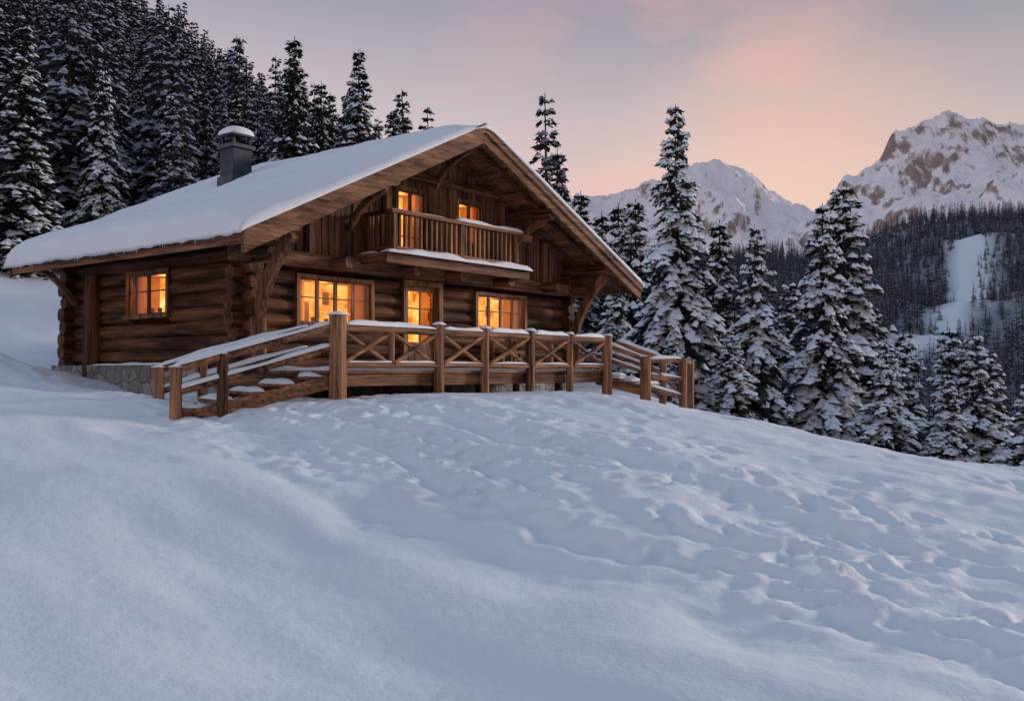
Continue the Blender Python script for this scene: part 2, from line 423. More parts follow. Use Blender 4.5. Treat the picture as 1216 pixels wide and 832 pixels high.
def make_tree_mesh(name,H,R,levels,nbr,nsp,snow,seed,mats,twig=1.0,trunk=True):
    V,F,M,nv=conifer_arrays(H,R,levels,nbr,nsp,snow,seed,twig)
    k=7;tv=[];tf=[]
    for i in range(5):
        t=i/4;rr=.014*H*(1-t)+.012
        for j in range(k):
            an=6.283*j/k;tv.append((math.cos(an)*rr,math.sin(an)*rr,-.04*H+t*H*1.04))
    for i in range(4):
        for j in range(k):tf.append((nv+i*k+j,nv+i*k+(j+1)%k,nv+(i+1)*k+(j+1)%k,nv+(i+1)*k+j))
    V.append(np.array(tv));F.append(np.array(tf));M.append(np.full(len(tf),2))
    co=np.concatenate(V);f=np.concatenate(F);mi=np.concatenate(M)
    tri=f[:,2]==f[:,3]
    cnt=np.where(tri,3,4);mask=np.ones(f.shape,bool);mask[tri,3]=False
    loops=f[mask];starts=np.concatenate([[0],np.cumsum(cnt)[:-1]])
    me=bpy.data.meshes.new(name)
    me.vertices.add(len(co));me.vertices.foreach_set('co',co.astype(np.float32).ravel())
    me.loops.add(len(loops));me.loops.foreach_set('vertex_index',loops.astype(np.int32))
    me.polygons.add(len(f));me.polygons.foreach_set('loop_start',starts.astype(np.int32))
    me.polygons.foreach_set('material_index',mi.astype(np.int32))
    me.update(calc_edges=True)
    for m in mats:me.materials.append(m)
    return me
near_m=[make_tree_mesh('spruce_mesh_%d'%i,10,R,lv,9,13,sn,100+i,(needle,tsnow,bark)) for i,(R,sn,lv) in enumerate([(1.9,.58,36),(2.3,.78,36),(1.6,.34,34),(2.6,.74,32),(1.3,.16,34)])]
def place(x,y,top,v,wid=1.0,rot=None):
    g=float(height(np.array([x]),np.array([y]),False)[0])-.3
    H=top-g;o=bpy.data.objects.new('spruce_tree',near_m[v]);col.objects.link(o)
    s=H/10;o.location=(x,y,g);o.scale=(s*wid,s*wid,s);o.rotation_euler=(0,0,random.random()*6.28 if rot is None else rot)
TREES=[(5.42,31,8.85,1,.8),(8.55,33,5.17,3,.75),(11.27,34,6.09,1,.85),(13.1,37,7.46,0,1.1),(5.27,40,7.35,0,1),
(5.23,46,8.24,2,1),(4.22,44,7.5,4,1.1),(9.3,42,6.77,2,1.1),(12.55,31.5,1.0,3,1.1),(16.66,34,1.3,3,1.1),(14.8,32,-.1,1,1.2),
(16.9,30.5,.0,3,1.2),(2.32,48,11.4,4,1),(3.38,46,8.86,2,1),(13.4,45,4.4,0,1.1),(10.0,36,2.4,3,1.0),(7.0,36,3.8,0,1.1),(4.0,36,3.6,3,1.1),(3.4,33,1.9,3,1.2),
(14.6,38,2.6,1,1),(17.5,42,1.8,0,1.1),(20.5,44,2.0,1,1.1),(19.3,38,.9,3,1.1),(6.8,29.5,1.3,3,1.3),(4.9,29.6,.8,3,1.2),
(-9.78,42,15.05,4,1.1),(-7.38,45,15.5,2,1),(-6.36,50,13.9,4,1.2),(-10.2,50,15.5,4,1),(-10.7,55,16.4,4,1),
(-18.0,34.5,12.8,2,1.2),(-16.2,37,12.0,0,.9),(-20.5,37,14.5,2,1.2),(-14.6,40,11.8,2,1),(-12.6,43,12.6,4,1.2)]
for t in TREES:place(*t)

def forest(name,pts,scales,meshes):
    pc=bpy.data.collections.new(name+'_kinds')
    for i,m in enumerate(meshes):
        o=bpy.data.objects.new('conifer_kind',m);pc.objects.link(o)
    me=bpy.data.meshes.new(name);me.vertices.add(len(pts));me.vertices.foreach_set('co',pts.astype(np.float32).ravel())
    at=me.attributes.new('scl','FLOAT','POINT');at.data.foreach_set('value',scales.astype(np.float32))
    ob=bpy.data.objects.new(name,me);col.objects.link(ob)
    ng=bpy.data.node_groups.new(name+'_scatter','GeometryNodeTree')
    ng.interface.new_socket('Geometry',in_out='INPUT',socket_type='NodeSocketGeometry')
    ng.interface.new_socket('Geometry',in_out='OUTPUT',socket_type='NodeSocketGeometry')
    n=ng.nodes;l=ng.links
    gi=n.new('NodeGroupInput');go=n.new('NodeGroupOutput');ip=n.new('GeometryNodeInstanceOnPoints')
    ci=n.new('GeometryNodeCollectionInfo');ci.inputs['Collection'].default_value=pc;ci.inputs['Separate Children'].default_value=True;ci.inputs['Reset Children'].default_value=True
    ip.inputs['Pick Instance'].default_value=True
    rv=n.new('FunctionNodeRandomValue');rv.data_type='FLOAT_VECTOR';rv.inputs[0].default_value=(-.03,-.03,0);rv.inputs[1].default_value=(.03,.03,6.28)
    na=n.new('GeometryNodeInputNamedAttribute');na.data_type='FLOAT';na.inputs['Name'].default_value='scl'
    l.new(gi.outputs[0],ip.inputs['Points']);l.new(ci.outputs[0],ip.inputs['Instance']);l.new(rv.outputs[0],ip.inputs['Rotation'])
    l.new(na.outputs[0],ip.inputs['Scale']);l.new(ip.outputs[0],go.inputs[0])
    md=ob.modifiers.new('scatter','NODES');md.node_group=ng
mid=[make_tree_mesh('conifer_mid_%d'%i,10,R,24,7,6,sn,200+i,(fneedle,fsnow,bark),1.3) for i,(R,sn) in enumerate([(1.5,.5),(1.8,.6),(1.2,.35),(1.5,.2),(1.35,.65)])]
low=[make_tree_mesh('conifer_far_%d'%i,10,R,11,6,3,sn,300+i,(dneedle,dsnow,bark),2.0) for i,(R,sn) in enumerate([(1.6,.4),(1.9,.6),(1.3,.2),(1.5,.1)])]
def scatter(x0,x1,y0,y1,sp):
    gx=np.arange(x0,x1,sp);gy=np.arange(y0,y1,sp);a,b=np.meshgrid(gx,gy)
    a=a.ravel()+rng.uniform(-.5,.5,a.size)*sp;b=b.ravel()+rng.uniform(-.5,.5,b.size)*sp;return a,b
x,y=scatter(-85,3,35,122,2.75)
k=((-x+.15*y)/(20+.4*y)>.30)&(y>35.5+.25*(x+20))&(-x/y<.75)&(rng.random(x.size)<.95)&((y>46)|(x<-13))
x,y=x[k],y[k];z=height(x,y,False)
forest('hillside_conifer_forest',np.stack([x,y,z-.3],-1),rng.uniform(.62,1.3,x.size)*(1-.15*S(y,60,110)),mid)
x,y=scatter(0,95,42,125,3.5)
k=(x/y>.02)&(x/y<.8)&(rng.random(x.size)<.95);x,y=x[k],y[k];z=height(x,y,False)
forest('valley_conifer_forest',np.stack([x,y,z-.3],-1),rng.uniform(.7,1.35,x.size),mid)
x,y=scatter(-70,640,120,730,5.6)
k=(x/y>-.14)&(x/y<.85)
k&=~piste(x,y)
x,y=x[k],y[k];z=height(x,y,False)
sc_=rng.uniform(.7,1.45,x.size)
# shorter trees just downhill of the piste
tt2=(y+12-240)/(594-240);cx2=96+(300-96)*tt2+10*np.sin(tt2*5)
sc_=np.where((np.abs(x-cx2)<16)&(tt2>-.1)&(tt2<1.05),sc_*.6,sc_)
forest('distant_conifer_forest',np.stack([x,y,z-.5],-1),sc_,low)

# ------------------------------------------------------------------ cabin
cab=empty('log_cabin',(E0[0],E0[1],0),TH)
AR,AE=6.35,13.2;ZE,ZR=2.42,5.50;BD=8.6
def zr(a):
    return ZE+(ZR-ZE)*(a/AR if a<=AR else (AE-a)/(AE-AR))
def wall_logs(mb,mat,u0,u1,z0,z1,c,holes,ext=.32):
    z=z0+.15;i=0
    while z<z1:
        segs=[(u0-ext-random.random()*.12,u1+ext+random.random()*.1)]
        for (h0,h1,hz0,hz1) in holes:
            if z+.10>hz0 and z-.10<hz1:
                ns=[]
                for s in segs:
                    if h1<=s[0] or h0>=s[1]:ns.append(s);continue
                    if h0>s[0]:ns.append((s[0],h0))
                    if h1<s[1]:ns.append((h1,s[1]))
                segs=ns
        for s in segs:mb.log((s[0],c+random.uniform(-.025,.025),z),(s[1],c+random.uniform(-.025,.025),z),.155,mat,wob=.055)
        z+=.285
W1=(2.33,4.27,.96,1.86);W2=(7.83,9.74,.94,1.86);DR=(5.35,6.41,-.05,1.92)
mb=MB();wall_logs(mb,log_x,1.2,11.7,-.3,2.05,1.6,[W1,W2,DR]);
wall_logs(mb,log_x,1.2,11.7,-.3,2.7,8.0,[])
mb.box(1.3,2.2,1.58,1.62,-.3,2.2,dark);mb.box(4.4,5.2,1.58,1.62,-.3,2.2,dark);mb.box(6.55,7.7,1.58,1.62,-.3,2.2,dark);mb.box(9.87,11.6,1.58,1.62,-.3,2.2,dark)  # near-black sheets set among the logs paint shade into the chinks
mb.obj('front_and_back_log_walls',cab)
SW=(4.0,5.45,1.17,2.03)
mb=MB(True);wall_logs(mb,log_y,1.6,8.0,-.16,2.75,1.2,[SW]);wall_logs(mb,log_y,1.6,8.0,-.16,2.75,11.7,[])
mb.box(1.7,3.85,1.18,1.22,-.1,2.6,dark);mb.box(5.6,7.9,1.18,1.22,-.1,2.6,dark)
mb.obj('side_log_walls',cab)
mb=MB();mb.box(1.0,1.38,1.9,8.25,-1.1,.02,stone);mb.box(.80,1.0,2.6,8.4,-1.3,.12,stone);mb.box(1.3,11.8,1.42,1.75,-1.1,-.28,stone);mb.box(11.5,11.9,1.8,8.1,-1.2,-.1,stone)
mb.box(1.0,11.8,7.9,8.2,-1.1,-.2,stone);mb.cap((.86,2.7,.12),(.86,6.6,.12),.16,.05,snow_r)
mb.obj('stone_foundation',cab,.03)
UW=[(5.15,6.0,2.5,4.06),(7.2,8.05,3.1,4.06)]
mb=MB();a=1.3
while a<11.6:
    w=.155+random.random()*.03;a1=min(a+w,11.65);dy=random.random()*.03
    segs=[(2.3,None)]
    for h in UW:
        if a1>h[0]+.02 and a<h[1]-.02:segs=[(2.3,h[2]),(h[3],None)]
    for z0,z1 in segs:
        t0=z1 if z1 else zr(a)-.14;t1=z1 if z1 else zr(a1)-.14
        vs=[(a,1.5-dy,z0),(a1-.018,1.5-dy,z0),(a1-.018,1.5-dy,t1),(a,1.5-dy,t0),(a,1.6,z0),(a1-.018,1.6,z0),(a1-.018,1.6,t1),(a,1.6,t0)]
        mb.add(vs,[(0,1,2,3),(7,6,5,4),(0,4,5,1),(3,2,6,7),(0,3,7,4),(1,5,6,2)],plank_z)
    a=a1
mb.add([(1.2,1.64,2.2),(5.1,1.64,2.2),(5.1,1.64,zr(5.1)-.15),(1.2,1.64,zr(1.2)-.15)],[(0,1,2,3)],dark)
mb.add([(8.1,1.64,2.2),(11.7,1.64,2.2),(11.7,1.64,zr(11.7)-.15),(8.1,1.64,zr(8.1)-.15)],[(0,1,2,3)],dark)
mb.add([(6.05,1.64,2.2),(7.15,1.64,2.2),(7.15,1.64,zr(7.15)-.15),(6.05,1.64,zr(6.05)-.15)],[(0,1,2,3)],dark)
mb.add([(1.2,8.0,2.3),(11.7,8.0,2.3),(11.7,8.0,zr(11.7)-.15),(AR,8.0,ZR-.15),(1.2,8.0,zr(1.2)-.15)],[(0,1,2,3,4)],plank_z)
mb.obj('gable_planks',cab)
mb=MB()
mb.box(.75,12.3,1.28,1.56,2.06,2.36,beam_x)
for a in(2.6,4.75,8.75,10.6):
    mb.box(a-.09,a+.09,1.34,1.46,2.36,zr(a)-.16,beam_z)
mb.box(4.84,8.66,1.33,1.45,4.32,4.50,beam_x)
mb.obj('gable_beams',cab,.015)
mb=MB()
for a in(1.2,3.7,AR,9.2,11.8):
    z=zr(a)-.12-.19;mb.log((a,.12,z),(a,8.45,z),.16,beam_y)
for a,zz in((1.2,2.2),(11.8,2.2)):
    mb.log((a,.75,zz),(a,1.6,zz),.15,log_y);mb.log((a,.55,zz+.26),(a,1.6,zz+.26),.14,log_y)
for a in(3.1,5.05,6.6,8.4,10.4):mb.log((a,.78,2.19),(a,1.6,2.19),.12,beam_y)
mb.obj('log_purlins',cab)
def bez(p0,p1,p2,n=9):
    p0,p1,p2=map(Vector,(p0,p1,p2));return[(p0*(1-t)**2+p1*2*t*(1-t)+p2*t*t) for t in[i/(n-1) for i in range(n)]]
mb=MB()
for a in(1.2,11.8):
    mb.curve(bez((a,1.30,.75),(a,1.05,1.85),(a,.22,zr(a)-.5)),.17,.22,beam_z)
    mb.log((a,1.22,.1 if a<2 else -.2),(a,1.22,1.0),.17,beam_z)
for a in(3.7,9.2,AR):
    z=zr(a);mb.curve(bez((a,1.45,z-1.25),(a,1.2,z-.7),(a,.35,z-.48)),.12,.15,beam_z)
for b in(7.7,):
    mb.curve(bez((.15,b,2.28),(.55,b,2.15),(1.02,b,1.5)),.12,.13,beam_x,side=(0,1,0))
mb.log((.98,6.9,-.2),(.98,6.9,2.1),.2,log_z)
mb.obj('knee_braces',cab,.02)
def slab(mb,a0,a1,b0,b1,off0,off1,mat,o=0):
    vs=[];
    for a in(a0,a1):
        for b in(b0,b1):
            for f in(off0,off1):vs.append((a,b,zr(a)+f))
    mb.add(vs,[(0,1,3,2),(4,6,7,5),(0,4,5,1),(2,3,7,6),(0,2,6,4),(1,5,7,3)],mat)
mb=MB()
slab(mb,0.03,AR,0.03,BD,-.12,0,beam_y);slab(mb,AR,AE-.03,0.03,BD,-.12,0,beam_y)
mb.obj('roof_deck',cab)
mb=MB()
b=.45
while b<BD:
    slab(mb,.06,AR-.05,b,b+.10,-.24,-.122,log_x);slab(mb,AR+.05,AE-.06,b,b+.10,-.24,-.122,log_x)
    b+=.62
mb.obj('rafters',cab)
mb=MB()
slab(mb,-.06,AR,-.04,.03,-.40,.03,beam_x);slab(mb,AR,AE+.06,-.04,.03,-.40,.03,beam_x)
slab(mb,-.08,AR,-.085,-.043,-.17,.05,beam_x);slab(mb,AR,AE+.08,-.085,-.043,-.17,.05,beam_x)
slab(mb,-.02,.03,.032,BD,-.24,.01,beam_y);slab(mb,AE-.03,AE+.02,.032,BD,-.24,.01,beam_y)
slab(mb,-.06,AR,BD,BD+.05,-.3,.03,beam_x);slab(mb,AR,AE+.06,BD,BD+.05,-.3,.03,beam_x)
mb.obj('fascia_boards',cab,.008)
def roof_snow():
    na,nb=200,150
    A=np.linspace(-.16,AE+.12,na);B=np.linspace(-.12,BD+.12,nb);AA,BB=np.meshgrid(A,B)
    zb=np.where(AA<AR,ZE+(ZR-ZE)*AA/AR,ZE+(ZR-ZE)*(AE-AA)/(AE-AR))
    zt0=zb-.16*np.exp(-np.abs(AA-AR)/.35)
    e=np.minimum(np.minimum(AA-A[0],A[-1]-AA)/.28,np.minimum((BB-B[0])/.16,(B[-1]-BB)/.25));e=np.clip(e,0,1)
    prof=np.sqrt(1-(1-e)**2)
    th=.26+.07*fbm(AA*.6,BB*.6,3,5)+.04*fbm(AA*2.5,BB*2.5,3,8)+.12*np.exp(-((AA-.5)/.8)**2)
    th=th*(.45+.55*S(BB,-.1,.9))
    th=th-.14*np.exp(-(((AA-3.7)/.55)**2+((BB-6.0)/.5)**2))
    zt=zt0+.06+th*prof
    AA2=AA+ (fbm(BB*1.3,BB*.2,3,12)*.14)*np.exp(-np.maximum(AA,0)/.3)
    lower=zb+.012-.05*(np.exp(-(AA-A[0])/.06))*(1+fbm(BB*3,BB,2,4))
    n=na*nb
    co=np.concatenate([np.stack([AA2,BB,zt],-1).reshape(-1,3),np.stack([AA2,BB,lower],-1).reshape(-1,3)])
    idx=np.arange(n).reshape(nb,na)
    F=np.stack([idx[:-1,:-1],idx[:-1,1:],idx[1:,1:],idx[1:,:-1]],-1).reshape(-1,4)
    F2=F[:,::-1]+n
    per=list(idx[0,:])+list(idx[1:,-1])+list(idx[-1,::-1][1:])+list(idx[::-1,0][1:-1])
    W=[(per[i],per[i]+n,per[(i+1)%len(per)]+n,per[(i+1)%len(per)]) for i in range(len(per))]
    me=bpy.data.meshes.new('roof_snow');me.from_pydata(co.tolist(),[],F.tolist()+F2.tolist()+[list(map(int,w)) for w in W])
    me.polygons.foreach_set('use_smooth',np.ones(len(me.polygons),bool));me.materials.append(snow_r)
    o=bpy.data.objects.new('roof_snow',me);col.objects.link(o);o.parent=cab
roof_snow()
mb=MB()
for k in range(26):
    b=random.uniform(.3,BD-.2);l=random.uniform(.04,.13)
    mb.log((-.10,b,2.36),(-.10,b,2.36-l),.012,snow_r,5,0,.003,1)
mb.obj('eave_icicles',cab)
mb=MB();ca,cb=4.1,6.0
mb.box(ca-.27,ca+.27,cb-.27,cb+.27,4.0,5.40,metal);mb.box(ca-.33,ca+.33,cb-.33,cb+.33,5.40,5.50,metal2)
mb.box(ca-.32,ca+.32,cb-.32,cb+.32,4.25,4.72,metal2)
for s in(-1,1):
    for t in(-1,1):mb.box(ca+s*.22-.03,ca+s*.22+.03,cb+t*.22-.03,cb+t*.22+.03,5.50,5.68,metal)
mb.box(ca-.17,ca+.17,cb-.17,cb+.17,5.50,5.64,dark)
mb.box(ca-.36,ca+.36,cb-.36,cb+.36,5.68,5.73,metal)
vs=[];n=16;fs=[]
for i in range(7):
    ph=i/6*math.pi/2;rr=.38*math.cos(ph)**.8 if i<6 else .01
    for k in range(n):
        an=6.283*k/n;q=1/max(abs(math.cos(an)),abs(math.sin(an)))**.45
        vs.append((ca+rr*q*math.cos(an),cb+rr*q*math.sin(an),5.73+.24*math.sin(ph)))
for i in range(6):
    for k in range(n):fs.append((i*n+k,i*n+(k+1)%n,(i+1)*n+(k+1)%n,(i+1)*n+k))
fs.append(tuple(range(n)));mb.add(vs,fs,snow_r,True)
mb.obj('chimney',cab,.01)

def room_lamp(x,y,z,e):
    l=bpy.data.lights.new('room_lamp','POINT');l.energy=e;l.color=(1,.50,.16);l.shadow_soft_size=.08
    o=bpy.data.objects.new('room_lamp',l);col.objects.link(o);o.location=(x,y,z);o.parent=cab
def window(name,u0,u1,z0,z1,plane,ncol,nrow,swap=False,curt=True,wide=.11,out=.22,lamp=11):
    f0,f1=plane-out,plane-.02
    m=MB(swap)
    e=wide
    m.box(u0-e,u0,f0,f1,z0-e*.6,z1+e,frame_m);m.box(u1,u1+e,f0,f1,z0-e*.6,z1+e,frame_m)
    m.box(u0+.001,u1-.001,f0-.004,f1,z1,z1+e,frame_m);m.box(u0-e-.05,u1+e+.05,f0-.06,f1+.003,z0-e,z0,frame_m)
    w=u1-u0;sash=.038
    g0=f0+.05
    for i in range(ncol):
        a=u0+w*i/ncol;b=u0+w*(i+1)/ncol
        m.box(a,a+sash,g0,g0+.05,z0,z1,frame_m);m.box(b-sash,b-.001,g0,g0+.05,z0,z1,frame_m)
        m.box(a+sash,b-sash,g0,g0+.047,z0,z0+sash,frame_m);m.box(a+sash,b-sash,g0,g0+.047,z1-sash,z1,frame_m)
        for j in range(1,nrow):
            zz=z0+(z1-z0)*(j/nrow+(.08 if nrow==2 else 0));m.box(a+sash,b-sash,g0+.01,g0+.035,zz-.012,zz+.012,frame_m)
        m.add([(a,g0+.02,z0),(b,g0+.02,z0),(b,g0+.02,z1),(a,g0+.02,z1)],[(0,1,2,3)],glass)
    R=plane+.55
    m.box(u0-.02,u0-.001,f1+.005,R,z0-.02,z1+.02,room);m.box(u1+.001,u1+.02,f1+.005,R,z0-.02,z1+.02,room)
    m.box(u0,u1,f1+.005,R,z0-.02,z0-.002,room);m.box(u0,u1,f1+.005,R,z1+.002,z1+.02,room)
    m.add([(u0-.02,R,z0-.02),(u1+.02,R,z0-.02),(u1+.02,R,z1+.02),(u0-.02,R,z1+.02)],[(0,1,2,3)],glow)
    # picture frame and cupboard inside the room
    m.box(u0+w*.30,u0+w*.42,R-.06,R-.02,z0,z0+(z1-z0)*.55,room);m.box(u0+w*.62,u0+w*.70,R-.05,R-.02,z0+(z1-z0)*.5,z0+(z1-z0)*.8,frame_m)
    if curt:
        cy=plane+.03
        for (c0,c1) in((u0,u0+w*.15),(u1-w*.15,u1)):
            n=22;vs=[];fs=[]
            for i in range(n+1):
                u=c0+(c1-c0)*i/n;yy=cy+.025*math.sin(i*1.35)
                vs+=[(u,yy,z0+.01),(u,yy,z1-.01)]
            for i in range(n):fs.append((2*i,2*i+2,2*i+3,2*i+1))
            m.add(vs,fs,curtain,True)
    for k in range(3):
        uu=u0+w*(.28+.2*k)+random.uniform(-.05,.05);hh=random.uniform(.08,.2)
        m.log((uu,plane+.1,z0),(uu,plane+.1,z0+hh),.035,frame_m,8,0,.05)
    c=((u0+u1)/2,plane+.2,z1-.12);c=(c[1],c[0],c[2]) if swap else c
    if lamp:room_lamp(*c,lamp)
    return m.obj(name,cab)
window('ground_floor_window',*W1,1.6,4,2,wide=.08);window('ground_floor_window_east',*W2,1.6,4,2,wide=.08)
window('side_window',*SW,1.2,2,2,True,wide=.08)
window('balcony_door',UW[0][0],UW[0][1],2.52,4.06,1.62,2,3,False,True,.09,.17,6)
window('upper_window',UW[1][0],UW[1][1],3.1,4.06,1.62,2,2,False,True,.09,.17,6)
m=MB();u0,u1,z0,z1=DR
m.box(u0-.12,u0,1.36,1.58,z0,z1+.12,frame_m);m.box(u1,u1+.12,1.36,1.58,z0,z1+.12,frame_m);m.box(u0,u1,1.355,1.58,z1,z1+.12,frame_m)
m.box(u0,u1,1.36,1.6,z0-.04,z0+.02,beam_x)
m.box(u0+.02,u1-.02,1.47,1.52,z0+.02,z0+.7,frame_m)
m.box(u0+.12,u1-.12,1.45,1.47,z0+.12,z0+.6,beam_z)
m.box(u0+.02,u0+.13,1.47,1.52,z0+.7,z1,frame_m);m.box(u1-.13,u1-.02,1.47,1.52,z0+.7,z1,frame_m);m.box(u0+.13,u1-.13,1.47,1.52,z1-.12,z1-.001,frame_m)
mid_u=(u0+u1)/2;m.box(mid_u-.02,mid_u+.02,1.475,1.515,z0+.7,z1-.12,frame_m)
for j in(1,2):
    zz=z0+.7+(z1-.12-z0-.7)*j/3;m.box(u0+.13,u1-.13,1.478,1.512,zz-.016,zz+.016,frame_m)
m.add([(u0,2.0,z0),(u1,2.0,z0),(u1,2.0,z1),(u0,2.0,z1)],[(0,1,2,3)],glow)
m.box(u0-.02,u0-.001,1.6,2.0,z0,z1,room);m.box(u1+.001,u1+.02,1.6,2.0,z0,z1,room);m.box(u0,u1,1.6,2.0,z1,z1+.02,room)
m.box(u1-.12,u1-.08,1.40,1.47,.95,.99,metal2);m.box(u1-.2,u1-.08,1.39,1.405,.955,.985,metal2)
m.obj('front_door',cab);room_lamp(mid_u,1.75,1.7,8)
m=MB()
m.box(3.95,8.65,.62,1.48,2.37,2.45,beam_x)
m.box(3.85,8.75,.50,.62,2.24,2.46,beam_x);m.box(3.85,3.97,.622,1.5,2.25,2.455,beam_y);m.box(8.63,8.75,.622,1.5,2.25,2.455,beam_y)
PB=[4.25,6.4,8.45]
for a in PB:m.box(a-.06,a+.06,.64,.76,2.45,3.33,rail_z)
for a in(4.25,8.45):m.box(a-.05,a+.05,1.38,1.48,2.45,3.33,rail_z)
m.box(4.1,8.6,.60,.78,3.33,3.41,rail_x);m.box(4.2,8.5,.66,.74,2.56,2.64,rail_x)
for a in(4.25,8.45):
    m.box(a-.07,a+.07,.782,1.48,3.325,3.405,rail_y);m.box(a-.035,a+.035,.762,1.38,2.565,2.635,rail_y)
a=4.42
while a<8.35:
    if all(abs(a-p)>.1 for p in PB):m.box(a-.03,a+.03,.675,.725,2.64,3.33,rail_z)
    a+=.165
b=.88
while b<1.35:
    for a in(4.25,8.45):m.box(a-.025,a+.025,b-.03,b+.03,2.635,3.325,rail_z)
    b+=.15
m.box(8.6,9.0,.60,.70,3.2,3.36,rail_x)
m.cap((3.80,.53,2.455),(8.78,.53,2.455),.28,.14,snow_r);m.cap((6.2,.69,3.41),(8.65,.69,3.41),.19,.10,snow_r);m.cap((4.2,.69,3.41),(5.9,.69,3.41),.14,.03,snow_r)
m.cap((3.9,.8,2.455),(3.9,1.4,2.455),.14,.07,snow_r)
m.obj('balcony',cab,.008)

# ------------------------------------------------------------------ deck
deck=empty('wooden_deck',(E0[0],E0[1],0),TH)
m=MB();b=-1.5
while b<1.35:
    m.box(.5,9.25,b,b+.135,-.045,0+random.random()*.006,rail_x);b+=.145
m.obj('floor_boards',deck,.005)
m=MB();m.box(.55,9.2,-1.46,-1.36,-.27,-.05,beam_x);m.box(.52,.62,-1.35,1.3,-.27,-.05,beam_y);m.box(9.1,9.2,-1.35,1.3,-.27,-.05,beam_y)
for a in np.arange(1.2,9,.8):m.box(a,a+.08,-1.35,1.3,-.22,-.05,beam_y)
for a in(.8,3.2,6,9):
    for bb in(-.2,1.1):m.log((a,bb,-1),(a,bb,-.22),.1,log_z)
m.obj('deck_frame',deck,.01)
m=MB()
na,nb=110,30;A=np.linspace(.75,9.0,na);B=np.linspace(-1.42,.9,nb);AA,BB=np.meshgrid(A,B)
th=.07+.09*fbm(AA*1.2,BB*1.2,4,6)-.12*S(BB,.2,.9)
zz=th*np.clip(np.minimum(np.minimum(AA-A[0],A[-1]-AA)/.2,np.minimum((BB-B[0])/.08,(B[-1]-BB)/.3)),0,1)**.5
idx=np.arange(na*nb).reshape(nb,na);F=np.stack([idx[:-1,:-1],idx[:-1,1:],idx[1:,1:],idx[1:,:-1]],-1).reshape(-1,4)
m.add(np.stack([AA,BB,zz-.004],-1).reshape(-1,3).tolist(),F.tolist(),snow_r,True)
m.obj('deck_snow',deck)

rl=empty('deck_railing',(E0[0],E0[1],0),TH)
m=MB();c=MB()
posts=[(.71,.15,.93),(3.19,.10,.86),(4.54,.085,.84),(6.03,.10,.84),(7.5,.08,.82),(9.04,.12,.83)]
for a,r,zt in posts:
    m.log((a,-1.56,-1.0),(a,-1.56,zt),r,rail_z,wob=.05);c.cap((a-r,-1.56,zt),(a+r,-1.56,zt),2*r,.07,snow_r)
for i in range(5):
    a0=posts[i][0]+.07;a1=posts[i+1][0]-.06
    m.log((a0-.05,-1.56,.72),(a1+.05,-1.56,.72),.07,rail_x,10,.08);m.log((a0,-1.56,.1),(a1,-1.56,.1),.055,rail_x,10,.08)
    c.cap((a0+.05,-1.56,.775),(a1-.05,-1.56,.775),.13,.085,snow_r);c.cap((a0+.05,-1.56,.148),(a1-.05,-1.56,.148),.09,.035,snow_r)
    n=2 if a1-a0>2 else 1
    for j in range(n):
        s0=a0+(a1-a0)*j/n+.03;s1=a0+(a1-a0)*(j+1)/n-.03
        m.log((s0,-1.60,.13),(s1,-1.58,.68),.04,rail_x,8,.1);m.log((s0,-1.53,.68),(s1,-1.53,.13),.04,rail_x,8,.1)
        if n==2 and j==0:m.log((s1+.03,-1.56,.1),(s1+.03,-1.56,.72),.06,rail_z,8)
a=9.04
m.log((a,.1,-.1),(a,.1,.84),.09,rail_z)
m.log((a,-1.5,.72),(a,.1,.72),.065,rail_y,10);m.log((a,-1.5,.15),(a,.1,.15),.05,rail_y,10);m.log((a,-1.4,.17),(a,0,.7),.04,rail_y,8)
c.cap((a,-1.4,.78),(a,0,.78),.13,.07,snow_r);m.log((a,1.25,-.1),(a,1.25,.84),.09,rail_z);m.log((a,.1,.72),(a,1.25,.72),.065,rail_y,10)
m.obj('posts_and_rails',rl);c.obj('rail_snow',rl)

bn=empty('wooden_bench',(E0[0],E0[1],0),TH)
m=MB()
for k in range(3):m.box(7.9,9.0-.15,1.0-.13*k,1.11-.13*k,.43,.47,rail_x)
for a in(8.0,8.7):
    m.box(a,a+.07,.74,.81,0.01,.43,rail_z);m.box(a,a+.07,1.04,1.11,0.01,.85,rail_z)
for z in(.55,.7):m.box(7.9,8.85,1.11,1.14,z,z+.1,rail_x)
m.obj('seat_and_legs',bn,.006)

